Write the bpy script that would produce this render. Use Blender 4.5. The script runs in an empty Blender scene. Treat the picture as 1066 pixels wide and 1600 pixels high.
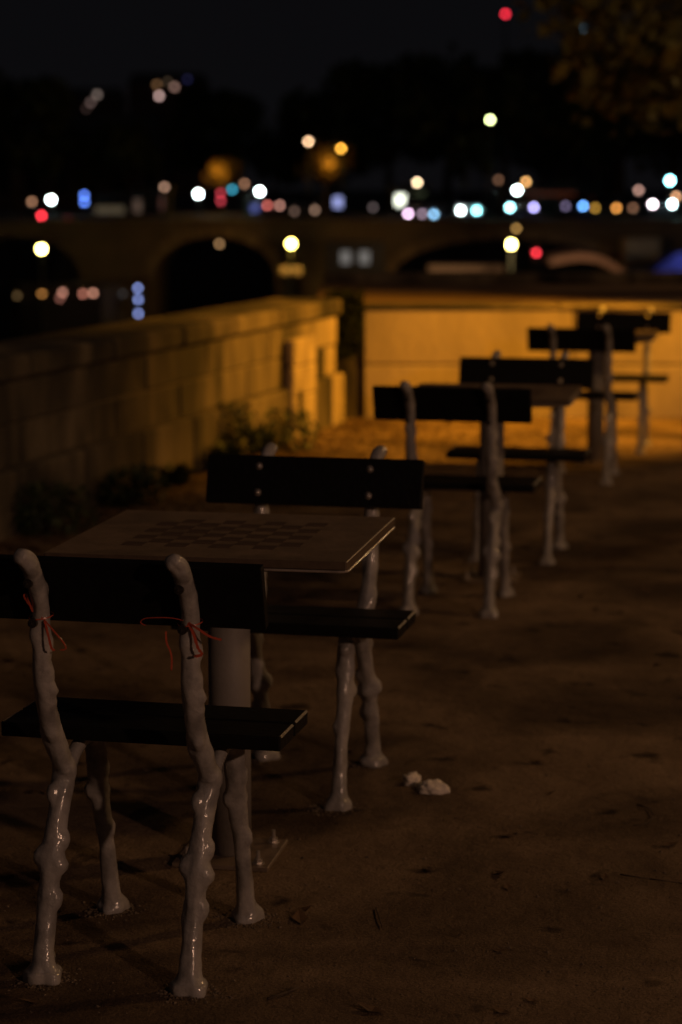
import bpy, bmesh, math, random
from mathutils import Vector, Matrix, noise
rnd = random.Random(7)
C = bpy.context.scene.collection
sc = bpy.context.scene
PSI = math.radians(12.5)
CS, SN = math.cos(PSI), math.sin(PSI)
EYE = 1.57

def W(x, d, z):
    """metres right of / ahead of the standing point -> world"""
    return Vector((x * CS - d * SN, x * SN + d * CS, z))

# ------------------------------------------------------------------ camera
cam_d = bpy.data.cameras.new('camera')
cam = bpy.data.objects.new('camera', cam_d); C.objects.link(cam)
cam.location = (0, 0, EYE)
cam.rotation_euler = (math.pi / 2 - math.atan(505 / 3400), 0, PSI)
cam_d.sensor_fit = 'VERTICAL'; cam_d.sensor_height = 36; cam_d.sensor_width = 24
cam_d.lens = 76.5
cam_d.clip_start = 0.05; cam_d.clip_end = 6000
cam_d.dof.use_dof = True
cam_d.dof.focus_distance = 4.45
cam_d.dof.aperture_fstop = 2.95
sc.camera = cam

# ------------------------------------------------------------------ night sky, faint warm fill added by a sun lamp
world = bpy.data.worlds.new('World'); sc.world = world; world.use_nodes = True
nt = world.node_tree; nt.nodes.clear()
wo = nt.nodes.new('ShaderNodeOutputWorld'); bg = nt.nodes.new('ShaderNodeBackground')
tc = nt.nodes.new('ShaderNodeTexCoord'); sx = nt.nodes.new('ShaderNodeSeparateXYZ')
cr = nt.nodes.new('ShaderNodeValToRGB')
cr.color_ramp.elements[0].position = 0.0; cr.color_ramp.elements[0].color = (0.0034, 0.0032, 0.0038, 1)
cr.color_ramp.elements[1].position = 0.35; cr.color_ramp.elements[1].color = (0.0021, 0.0022, 0.0028, 1)
nt.links.new(tc.outputs['Generated'], sx.inputs[0]); nt.links.new(sx.outputs['Z'], cr.inputs[0])
nt.links.new(cr.outputs[0], bg.inputs[0]); nt.links.new(bg.outputs[0], wo.inputs[0])
bg.inputs[1].default_value = 1.0

sun_d = bpy.data.lights.new('sun', 'SUN'); sun_d.energy = 0.016; sun_d.angle = math.radians(25)
sun_d.color = (1.0, 0.72, 0.62)
sun = bpy.data.objects.new('sun', sun_d); C.objects.link(sun)
sun.rotation_euler = (math.radians(48), 0, math.radians(20))

sc.view_settings.view_transform = 'Standard'; sc.view_settings.look = 'None'
sc.view_settings.exposure = 0; sc.view_settings.gamma = 1
sc.view_settings.use_curve_mapping = False
sc.cycles.use_denoising = True
try: sc.cycles.denoiser = 'OPENIMAGEDENOISE'
except Exception: pass
sc.cycles.use_adaptive_sampling = False
sc.cycles.sample_clamp_indirect = 2.0
sc.cycles.max_bounces = 5; sc.cycles.diffuse_bounces = 3; sc.cycles.glossy_bounces = 3
sc.cycles.caustics_reflective = True; sc.cycles.caustics_refractive = False

# ------------------------------------------------------------------ materials
def mat(name, col, rough=0.8, metal=0.0, var=0.0, scale=8.0, col2=None, bump=0.0, bscale=40.0,
        emis=None, estr=0.0, coat=0.0, rnd_obj=0.0, detail=6.0, spec=0.5, patch=None, streak=False, coatr=.12, bdist=.01, bdet=5):
    m = bpy.data.materials.new(name); m.use_nodes = True
    n = m.node_tree.nodes; l = m.node_tree.links
    b = n['Principled BSDF']
    b.inputs['Roughness'].default_value = rough; b.inputs['Metallic'].default_value = metal
    b.inputs['Specular IOR Level'].default_value = spec
    b.inputs['Coat Weight'].default_value = coat; b.inputs['Coat Roughness'].default_value = coatr
    t = n.new('ShaderNodeTexCoord')
    vec = t.outputs['Object']
    if streak:   # weathering runs down the wall, continuous from stone to stone
        ge = n.new('ShaderNodeNewGeometry'); mp = n.new('ShaderNodeMapping'); mp.inputs['Scale'].default_value = (1, 1, .38)
        l.new(ge.outputs['Position'], mp.inputs['Vector']); vec = mp.outputs[0]
    out = None
    if var > 0 or col2:
        ns = n.new('ShaderNodeTexNoise'); ns.inputs['Scale'].default_value = scale
        ns.inputs['Detail'].default_value = detail; ns.inputs['Roughness'].default_value = 0.62
        l.new(vec, ns.inputs['Vector'])
        r = n.new('ShaderNodeValToRGB')
        c2 = col2 if col2 else tuple(c * (1 - var) for c in col)
        r.color_ramp.elements[0].position = 0.36; r.color_ramp.elements[0].color = (*c2, 1)
        r.color_ramp.elements[1].position = 0.66; r.color_ramp.elements[1].color = (*col, 1)
        l.new(ns.outputs['Fac'], r.inputs[0]); out = r.outputs[0]
        if patch:   # second, larger pattern of stains
            n2 = n.new('ShaderNodeTexNoise'); n2.inputs['Scale'].default_value = patch[0]
            n2.inputs['Detail'].default_value = 5; n2.inputs['Distortion'].default_value = 0.6
            l.new(vec, n2.inputs['Vector'])
            r2 = n.new('ShaderNodeValToRGB')
            r2.color_ramp.elements[0].position = patch[2]; r2.color_ramp.elements[0].color = (patch[1],) * 3 + (1,)
            r2.color_ramp.elements[1].position = patch[3]; r2.color_ramp.elements[1].color = (1, 1, 1, 1)
            l.new(n2.outputs['Fac'], r2.inputs[0])
            mx = n.new('ShaderNodeMix'); mx.data_type = 'RGBA'; mx.blend_type = 'MULTIPLY'; mx.inputs[0].default_value = 1
            l.new(out, mx.inputs[6]); l.new(r2.outputs[0], mx.inputs[7]); out = mx.outputs[2]
    if rnd_obj > 0:
        oi = n.new('ShaderNodeObjectInfo'); mr = n.new('ShaderNodeMapRange')
        mr.inputs['To Min'].default_value = 1 - rnd_obj; mr.inputs['To Max'].default_value = 1 + rnd_obj * .5
        l.new(oi.outputs['Random'], mr.inputs['Value'])
        mx = n.new('ShaderNodeMix'); mx.data_type = 'RGBA'; mx.blend_type = 'MULTIPLY'; mx.inputs[0].default_value = 1
        if out: l.new(out, mx.inputs[6])
        else: mx.inputs[6].default_value = (*col, 1)
        cc = n.new('ShaderNodeCombineColor')
        for k in range(3): l.new(mr.outputs[0], cc.inputs[k])
        l.new(cc.outputs[0], mx.inputs[7]); out = mx.outputs[2]
    if out: l.new(out, b.inputs['Base Color'])
    else: b.inputs['Base Color'].default_value = (*col, 1)
    if bump > 0:
        nb = n.new('ShaderNodeTexNoise'); nb.inputs['Scale'].default_value = bscale; nb.inputs['Detail'].default_value = bdet
        l.new(vec, nb.inputs['Vector'])
        bp = n.new('ShaderNodeBump'); bp.inputs['Strength'].default_value = bump; bp.inputs['Distance'].default_value = bdist
        l.new(nb.outputs['Fac'], bp.inputs['Height']); l.new(bp.outputs[0], b.inputs['Normal'])
        if coat: l.new(bp.outputs[0], b.inputs['Coat Normal'])
    if emis:
        b.inputs['Emission Color'].default_value = (*emis, 1); b.inputs['Emission Strength'].default_value = estr
    return m

M = dict(
    paint=mat('cream_gloss_paint', (.42, .395, .375), .5, var=.45, scale=16, bump=1.0, bscale=110, coat=1.0, coatr=.09, bdist=.0014, bdet=2.6),
    column=mat('column_paint', (.26, .235, .215), .6, var=.25, scale=5, bump=.1, bscale=80),
    wood=mat('black_painted_wood', (.006, .006, .006), .52, var=.4, scale=30, bump=.15, bscale=70, spec=.22),
    edge=mat('plank_end_glint', (.11, .085, .07), .4, var=.5, scale=40, bump=.3, bscale=120),  # pale tone carries the glint on the plank ends
    steel=mat('galvanised_steel', (.6, .55, .5), .3, metal=.6, var=.3, scale=20, bump=.2),
    plate=mat('rusty_plate', (.24, .18, .13), .5, metal=.1, var=.4, scale=18, bump=.3),
    slab=mat('table_slab', (.19, .135, .095), .62, var=.25, scale=14, bump=.15, bscale=60, patch=(5, .75, .4, .55)),
    slab_edge=mat('table_slab_edge', (.12, .085, .06), .4, var=.3, scale=30),
    square=mat('dark_square', (.09, .055, .04), .6, var=.4, scale=25),
    rail=mat('dark_rail', (.012, .011, .01), .5),
    tray=mat('painted_tray', (.36, .31, .27), .3, var=.3, scale=25, bump=1.0, bscale=110, coat=1.0, coatr=.10, bdist=.0016, bdet=2.5),
    ground=None,
    stone=mat('limestone', (.18, .145, .10), .9, col2=(.058, .046, .032), scale=3.4, bump=.6, bscale=22, rnd_obj=.22, patch=(1.7, .13, .42, .60), streak=True),
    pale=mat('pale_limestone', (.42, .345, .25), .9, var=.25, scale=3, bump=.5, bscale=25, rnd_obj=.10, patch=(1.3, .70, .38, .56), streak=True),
    mortar=mat('mortar', (.10, .08, .055), .95, var=.3),
    terrace=mat('terrace_paving', (.20, .125, .075), .9, col2=(.09, .055, .035), scale=1.6),
    quay=mat('quay_stone', (.14, .11, .08), .9, var=.5, scale=.6),
    bridge=mat('bridge_stone', (.115, .082, .055), .9, var=.4, scale=.5, rnd_obj=.15),
    voussoir=mat('voussoir_stone', (.24, .17, .11), .9, var=.4, scale=.8, rnd_obj=.3),
    asphalt=mat('asphalt', (.05, .05, .05), .9, var=.3, scale=2),
    facade=mat('facade_stone', (.20, .13, .10), .9, var=.3, scale=.3),
    roof=mat('zinc_roof', (.06, .065, .07), .6, var=.2, scale=.5),
    darkpane=mat('dark_window_pane', (.02, .02, .022), .3),
    iron=mat('dark_iron', (.02, .025, .02), .5, var=.2),
    bark=mat('bark', (.10, .075, .05), .9, var=.5, scale=5, bump=.5, bscale=12),
    leaf=mat('leaf_green', (.055, .075, .02), .7, var=.4, scale=3, rnd_obj=.2),
    ivy=mat('shaded_ivy_leaf', (.010, .014, .005), .8, spec=.08, var=.4, scale=9),  # near black: the unlit corner's shade is put into the leaf colour
    pier=mat('lit_pier_stone', (.42, .34, .24), .9, col2=(.20, .16, .11), scale=5, bump=.5, bscale=22, patch=(3, .6, .36, .52), streak=True),  # paler than the wall stone: lamplit brightness put into the colour
    planeleaf=mat('plane_leaf', (.21, .20, .05), .7, var=.6, scale=5),
    autumn=mat('leaf_autumn', (.16, .10, .02), .7, var=.6, scale=5),
    weed=mat('weed_green', (.028, .05, .012), .6, var=.5, scale=9),
    litter=mat('dead_leaf', (.13, .07, .03), .8, var=.6, scale=30),
    pebble=mat('pebble', (.17, .125, .085), .85, var=.5, scale=60),
    twig=mat('twig', (.08, .055, .035), .9, var=.4, scale=40),
    tissue=mat('white_tissue', (.80, .72, .62), .9, var=.1, scale=20, bump=.4, bscale=60),
    ribbon=mat('red_ribbon', (.6, .10, .05), .3, var=.25, scale=60, coat=.8),
    hull=mat('barge_hull', (.05, .04, .035), .5, var=.3, scale=.6),
    deck=mat('pale_barge_roof', (.80, .55, .42), .7, var=.3, scale=.4),
    tarp=mat('pink_tarpaulin', (.62, .36, .30), .6, var=.2, scale=.6),
    bluetarp=mat('blue_tarpaulin', (.05, .07, .60), .6, var=.4, scale=1.2),
    rubber=mat('rubber', (.02, .02, .02), .8),
    glass=mat('dark_glass', (.01, .012, .014), .08),
    car_a=mat('grey_car_paint', (.12, .12, .13), .3, coat=.6),
    car_b=mat('dark_car_paint', (.03, .03, .05), .3, coat=.6),
    car_c=mat('white_car_paint', (.45, .45, .45), .3, coat=.6),
    soot=mat('black_nut', (.10, .09, .08), .25, metal=.8),
)

def emit(name, col, s, sampled=False):
    key = 'e_' + name
    if key in M: return M[key]
    m = bpy.data.materials.new(name); m.use_nodes = True
    b = m.node_tree.nodes['Principled BSDF']
    b.inputs['Base Color'].default_value = (.02, .02, .02, 1)
    b.inputs['Emission Color'].default_value = (*col, 1); b.inputs['Emission Strength'].default_value = s * (1.45 if s < 12 else 1.3)
    if not sampled:
        try: m.cycles.emission_sampling = 'NONE'
        except Exception: pass
    M[key] = m
    return m

# beaten sandy ground: several scales of tone, damp stains, scuffs, grit
def ground_mat():
    m = bpy.data.materials.new('beaten_sand'); m.use_nodes = True
    n = m.node_tree.nodes; l = m.node_tree.links; b = n['Principled BSDF']
    t = n.new('ShaderNodeTexCoord')
    def nz(scale, det, rough=.6, dist=0., vec=None):
        k = n.new('ShaderNodeTexNoise'); k.inputs['Scale'].default_value = scale; k.inputs['Detail'].default_value = det
        k.inputs['Roughness'].default_value = rough; k.inputs['Distortion'].default_value = dist
        l.new(vec or t.outputs['Object'], k.inputs['Vector']); return k.outputs['Fac']
    def ramp(src, p0, c0, p1, c1):
        r = n.new('ShaderNodeValToRGB'); e = r.color_ramp.elements
        e[0].position = p0; e[0].color = (*c0, 1); e[1].position = p1; e[1].color = (*c1, 1)
        l.new(src, r.inputs[0]); return r.outputs[0]
    def mul(a, c):
        x = n.new('ShaderNodeMix'); x.data_type = 'RGBA'; x.blend_type = 'MULTIPLY'; x.inputs[0].default_value = 1
        l.new(a, x.inputs[6]); l.new(c, x.inputs[7]); return x.outputs[2]
    mp = n.new('ShaderNodeMapping'); mp.inputs['Rotation'].default_value = (0, 0, .35); mp.inputs['Scale'].default_value = (1, 1.0, 1)
    l.new(t.outputs['Object'], mp.inputs['Vector'])
    base = ramp(nz(3.2, 9, .68), .35, (.18, .125, .080), .68, (.29, .21, .138))
    big = ramp(nz(1.15, 5, .55, .8, mp.outputs[0]), .36, (.30, .28, .27), .57, (1, 1, 1))
    spots = ramp(nz(7.5, 3, .5, .3), .28, (.22, .20, .19), .37, (1, 1, 1))
    grit = ramp(nz(150, 3, .7), .30, (.55, .52, .5), .62, (1.1, 1.08, 1.05))
    col = mul(mul(mul(base, big), spots), grit)
    l.new(col, b.inputs['Base Color'])
    b.inputs['Roughness'].default_value = .92; b.inputs['Specular IOR Level'].default_value = .2
    add = n.new('ShaderNodeMath'); add.operation = 'ADD'
    s1 = n.new('ShaderNodeMath'); s1.operation = 'MULTIPLY'; s1.inputs[1].default_value = 6.0
    l.new(nz(9, 6, .65), s1.inputs[0]); l.new(s1.outputs[0], add.inputs[0]); l.new(nz(180, 4, .7), add.inputs[1])
    bp = n.new('ShaderNodeBump'); bp.inputs['Strength'].default_value = .8; bp.inputs['Distance'].default_value = .006
    l.new(add.outputs[0], bp.inputs['Height']); l.new(bp.outputs[0], b.inputs['Normal'])
    return m
M['ground'] = ground_mat()

def water_mat():
    m = bpy.data.materials.new('river_water'); m.use_nodes = True
    n = m.node_tree.nodes; l = m.node_tree.links; b = n['Principled BSDF']
    b.inputs['Base Color'].default_value = (.006, .008, .008, 1); b.inputs['Roughness'].default_value = .08
    t = n.new('ShaderNodeTexCoord'); k = n.new('ShaderNodeTexNoise'); k.inputs['Scale'].default_value = 1.1; k.inputs['Detail'].default_value = 4
    l.new(t.outputs['Object'], k.inputs['Vector'])
    bp = n.new('ShaderNodeBump'); bp.inputs['Strength'].default_value = .25; bp.inputs['Distance'].default_value = .05
    l.new(k.outputs['Fac'], bp.inputs['Height']); l.new(bp.outputs[0], b.inputs['Normal'])
    return m
M['water'] = water_mat()

# ------------------------------------------------------------------ helpers
def tag(o, label=None, cat=None, group=None, kind=None):
    if label: o['label'] = label
    if cat: o['category'] = cat
    if group: o['group'] = group
    if kind: o['kind'] = kind
    return o

def empty(name, loc=(0, 0, 0), rz=0.0, label=None, cat=None, group=None):
    o = bpy.data.objects.new(name, None); C.objects.link(o)
    o.location = loc; o.rotation_euler = (0, 0, rz); o.empty_display_size = .2
    return tag(o, label, cat, group)

def link(name, bm, m, parent=None, loc=(0, 0, 0), rz=0.0, smooth=False, rot=None):
    me = bpy.data.meshes.new(name)
    if isinstance(bm, bmesh.types.BMesh):
        bm.to_mesh(me); bm.free()
    else:
        me.from_pydata(bm[0], [], bm[1]); me.update()
    ms = m if isinstance(m, (list, tuple)) else [m]
    for q in ms: me.materials.append(q)
    if smooth:
        for p in me.polygons: p.use_smooth = True
    o = bpy.data.objects.new(name, me); C.objects.link(o)
    o.parent = parent; o.location = loc; o.rotation_euler = rot or (0, 0, rz)
    return o

def share(name, me, parent=None, loc=(0, 0, 0), rot=(0, 0, 0), scale=(1, 1, 1)):
    o = bpy.data.objects.new(name, me); C.objects.link(o)
    o.parent = parent; o.location = loc; o.rotation_euler = rot; o.scale = scale
    return o

def kids(o): return [c for c in bpy.data.objects if c.parent == o]
def copy_tree(o, parent=None):
    c = o.copy(); C.objects.link(c); c.parent = parent
    for ch in kids(o): copy_tree(ch, c)
    return c

def box(bm, x0, x1, y0, y1, z0, z1, bevel=0.0, rot=None, mi=0, segs=1):
    t = bmesh.new()
    v = [t.verts.new((x, y, z)) for z in (z0, z1) for y in (y0, y1) for x in (x0, x1)]
    for f in ((0, 2, 3, 1), (4, 5, 7, 6), (0, 1, 5, 4), (2, 6, 7, 3), (0, 4, 6, 2), (1, 3, 7, 5)):
        t.faces.new([v[i] for i in f])
    if bevel: bmesh.ops.bevel(t, geom=t.edges[:], offset=bevel, segments=segs, affect='EDGES', profile=.6)
    for f in t.faces: f.material_index = mi
    if rot: bmesh.ops.transform(t, matrix=rot, verts=t.verts[:])
    me = bpy.data.meshes.new('tmp'); t.to_mesh(me); t.free(); bm.from_mesh(me); bpy.data.meshes.remove(me)
    return bm

def cyl(bm, p0, p1, r0, r1=None, seg=14, cap=True):
    p0, p1 = Vector(p0), Vector(p1); r1 = r0 if r1 is None else r1
    d = (p1 - p0); L = d.length; q = d.to_track_quat('Z', 'Y').to_matrix().to_4x4()
    mt = Matrix.Translation(p0) @ q @ Matrix.Translation((0, 0, L / 2))
    bmesh.ops.create_cone(bm, cap_ends=cap, segments=seg, radius1=r0, radius2=max(r1, 1e-4), depth=L, matrix=mt)
    return bm

def ball(bm, c, r, sub=2, sc3=(1, 1, 1)):
    bmesh.ops.create_icosphere(bm, subdivisions=sub, radius=r, matrix=Matrix.Translation(c) @ Matrix.Diagonal((*sc3, 1)))
    return bm

def interp(P, s):
    """catmull-rom through rows of P at parameter s"""
    i = min(int(s), len(P) - 2); t = s - i
    a, b, c, d = P[max(i - 1, 0)], P[i], P[i + 1], P[min(i + 2, len(P) - 1)]
    return [0.5 * (2 * q1 + (q2 - q0) * t + (2 * q0 - 5 * q1 + 4 * q2 - q3) * t * t + (-q0 + 3 * q1 - 3 * q2 + q3) * t ** 3)
            for q0, q1, q2, q3 in zip(a, b, c, d)]

def branch(bm, P, knots=(), seg=26, rings=90, lump=.06, seed=0.0, toes=False):
    """P rows: x, y, z, r ; knots: (z, angle_deg, amp, sz, sang) ; a knobbly cast branch"""
    n = len(P) - 1
    rows = [interp(P, n * k / rings) for k in range(rings + 1)]
    prev = None
    for k, (x, y, z, r) in enumerate(rows):
        a = Vector(rows[max(k - 1, 0)][:3]); b = Vector(rows[min(k + 1, rings)][:3])
        t = (b - a).normalized()
        u = Vector((1, 0, 0)); u = (u - t * u.dot(t)).normalized()
        v = t.cross(u)
        if v.y < 0 and t.z > 0: pass
        ring = []
        for j in range(seg):
            th = 2 * math.pi * j / seg
            rr = r * (1 + lump * noise.noise(Vector((math.cos(th) * 1.3 + seed, math.sin(th) * 1.3, z * 22)))
                      + lump * .6 * noise.noise(Vector((math.cos(th) * 3 + seed, math.sin(th) * 3 + 5, z * 60))))
            for (kz, ka, amp, sz, sa) in knots:
                dz = (z - kz) / sz
                if abs(dz) > 3: continue
                if ka is None: rr += amp * math.exp(-dz * dz)
                else:
                    da = (math.degrees(th) - ka + 180) % 360 - 180
                    e = dz * dz + (da / sa) ** 2
                    rr += amp * math.exp(-e ** 2)
            if toes and z < .035:
                w = (1 - z / .035)
                rr *= 1 + w * (.13 * math.cos(3 * th + seed) + .08 * math.cos(5 * th + 2 * seed))
            p = Vector((x, y, z)) + (u * math.cos(th) + v * math.sin(th)) * rr
            if toes and k < 3: p.z = max(p.z, 0.0)
            if toes and k == 0: p.z = 0.0
            ring.append(bm.verts.new(p))
        if prev:
            for j in range(seg):
                bm.faces.new((prev[j], prev[(j + 1) % seg], ring[(j + 1) % seg], ring[j]))
        else:
            bm.faces.new(ring[::-1])
        prev = ring
    # rounded cap
    c = Vector(rows[-1][:3]); t = (c - Vector(rows[-3][:3])).normalized(); r = rows[-1][3]
    for q in (.5, .85):
        ring = []
        for vtx in prev: pass
        base = prev
        ring = [bm.verts.new(c + (vv.co - c) * (math.cos(q) if q < .6 else .5) + t * r * (.35 if q < .6 else .3)) for vv in base]
        for j in range(seg): bm.faces.new((base[j], base[(j + 1) % seg], ring[(j + 1) % seg], ring[j]))
        prev = ring; c = c + t * r * .3
    bm.faces.new(prev)
    return bm

# ------------------------------------------------------------------ setting: ground, river, banks
def gz(y):
    """the esplanade falls very slightly away towards the point"""
    return -.007 * max(0.0, y - 6.0)
bm = bmesh.new()
# esplanade: a solid bank; top at 0, drops to the river on the left and beyond the terrace
e0, e1 = W(-.15, 20.4, 0), W(40, 20.4, 0)
pl = [(-4.35, -30, 0), (-4.08, 6, 0), (-3.83, 14.9, gz(14.9)), (e0.x, e0.y, gz(e0.y)), (e1.x, e1.y, gz(e1.y)), (60, 6, 0), (60, -30, 0)]
top = [bm.verts.new(p) for p in pl]; bot = [bm.verts.new((p[0], p[1], -6.5)) for p in pl]
bm.faces.new((top[6], top[5], top[1], top[0])); bm.faces.new(top[1:6][::-1]); bm.faces.new(bot)
for i in range(len(pl)):
    j = (i + 1) % len(pl); bm.faces.new((top[i], top[j], bot[j], bot[i]))
bmesh.ops.recalc_face_normals(bm, faces=bm.faces[:])
tag(link('ground', bm, M['ground']), kind='structure')

bm = bmesh.new(); bmesh.ops.create_grid(bm, x_segments=1, y_segments=1, size=3000)
tag(link('river', bm, M['water'], loc=(0, 0, -5.0)), kind='structure')
# far bank: road on an embankment, reaching the horizon
bm = box(bmesh.new(), -400, 400, 0, 2500, -6.5, -.3)
tag(link('far_bank', bm, M['asphalt'], loc=W(0, 132, 0), rz=PSI), kind='structure')
bm = box(bmesh.new(), -400, 400, 22, 24, -.302, -.17)
tag(link('pavement', bm, M['quay'], loc=W(0, 132, 0), rz=PSI), kind='structure')

# ------------------------------------------------------------------ stone walls
def brick_mesh(L, D, H, m, amp=.006, bev=.012):
    b = box(bmesh.new(), 0, L, 0, D, 0, H, bevel=bev)
    me = bpy.data.meshes.new('stone_block'); b.to_mesh(me); b.free(); me.materials.append(m); return me

wdir = math.atan2(15.2 - 9.4, .34)            # heading of the left wall
wall = empty('stone_wall', (-3.92, 5.2, 0), wdir, 'long low wall of stained limestone blocks with a plinth along the left, river side', 'wall')
# local x runs away from the camera, local y points to the river side
Lw = 9.84
bm = box(bmesh.new(), 0, Lw, .03, .40, -.1, .69); link('core', bm, M['mortar'], wall)
bl = [brick_mesh(l - .006, .12, .360, M['stone']) for l in (.80, .95, 1.1)]
bu = [brick_mesh(l - .005, .10, .199, M['stone']) for l in (.75, .98, 1.2)]
bc = [brick_mesh(l - .008, .50, .115, M['stone'], bev=.018) for l in (.9, 1.05, 1.2)]
def course(par, meshes, lens, L, y, z, name='stone_block', jitter=.006):
    x = 0.0
    while x < L - .2:
        k = rnd.randrange(3); l = lens[k]
        if x + l > L: l = L - x
        o = share(name, meshes[k], par, (x + .004, y + rnd.uniform(-jitter, jitter), z), (0, 0, rnd.uniform(-.002, .002)), ((l - .01) / (lens[k] - .01), 1, 1))
        if par is wall and x > 8.75 and z < .6:   # paler stones at the far end, the lamp glow put into their colour
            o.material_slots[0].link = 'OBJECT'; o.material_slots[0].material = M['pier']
        x += l
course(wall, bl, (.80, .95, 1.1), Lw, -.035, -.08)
course(wall, bu, (.75, .98, 1.2), Lw, .02, .282)
course(wall, bu, (.75, .98, 1.2), Lw, .02, .484)
course(wall, bc, (.9, 1.05, 1.2), Lw, -.02, .69, 'coping_stone')

# pier that stands proud of the wall, close to the far corner
s = math.hypot(14.1 - 5.2, .5)
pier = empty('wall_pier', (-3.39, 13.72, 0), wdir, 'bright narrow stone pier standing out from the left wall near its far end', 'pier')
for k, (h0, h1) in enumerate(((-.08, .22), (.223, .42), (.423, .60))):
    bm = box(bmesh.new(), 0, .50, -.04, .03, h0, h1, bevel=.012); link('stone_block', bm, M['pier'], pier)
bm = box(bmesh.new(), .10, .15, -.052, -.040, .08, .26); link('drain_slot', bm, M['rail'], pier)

# far wall
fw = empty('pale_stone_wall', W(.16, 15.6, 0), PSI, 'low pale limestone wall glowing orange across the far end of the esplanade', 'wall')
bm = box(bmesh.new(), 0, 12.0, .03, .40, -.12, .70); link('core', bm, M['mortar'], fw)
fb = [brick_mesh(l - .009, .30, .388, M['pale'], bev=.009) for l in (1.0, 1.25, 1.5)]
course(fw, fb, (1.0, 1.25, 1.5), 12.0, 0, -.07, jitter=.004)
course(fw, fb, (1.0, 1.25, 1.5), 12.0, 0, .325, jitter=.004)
fc = [brick_mesh(l - .008, .40, .028, M['stone'], bev=.008) for l in (1.1, 1.4, 1.7)]  # thin darker course added to dim the lit top of the wall
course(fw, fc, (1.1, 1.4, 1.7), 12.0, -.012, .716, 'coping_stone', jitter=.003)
# terrace behind the far wall
bm = bmesh.new(); box(bm, -.35, 30, .40, 4.6, 0, .705)
tag(link('terrace', bm, M['terrace'], loc=W(.16, 15.6, .001), rz=PSI), kind='structure')
ck = empty('kerb_of_terrace', W(-.15, 20.0, .708), PSI, 'rough stone kerb along the river edge of the upper terrace', 'kerb')
kb = [brick_mesh(l - .01, .34, .10, M['stone']) for l in (1.2, 1.6, 2.0)]
course(ck, kb, (1.2, 1.6, 2.0), 12.0, 0, 0, 'kerb_stone')
# post added to fill the dark gap between the two walls
cp = empty('corner_pillar', W(.01, 15.62, -.08), PSI, 'brown stone pillar added in the dark gap between the two low walls', 'pillar')
bm = box(bmesh.new(), -.11, .12, 0, .16, 0, .48, bevel=.01); link('stone_block', bm, M['stone'], cp)
bm = box(bmesh.new(), -.11, .12, 0, .16, .485, .88, bevel=.01); link('stone_block', bm, M['stone'], cp)

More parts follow.
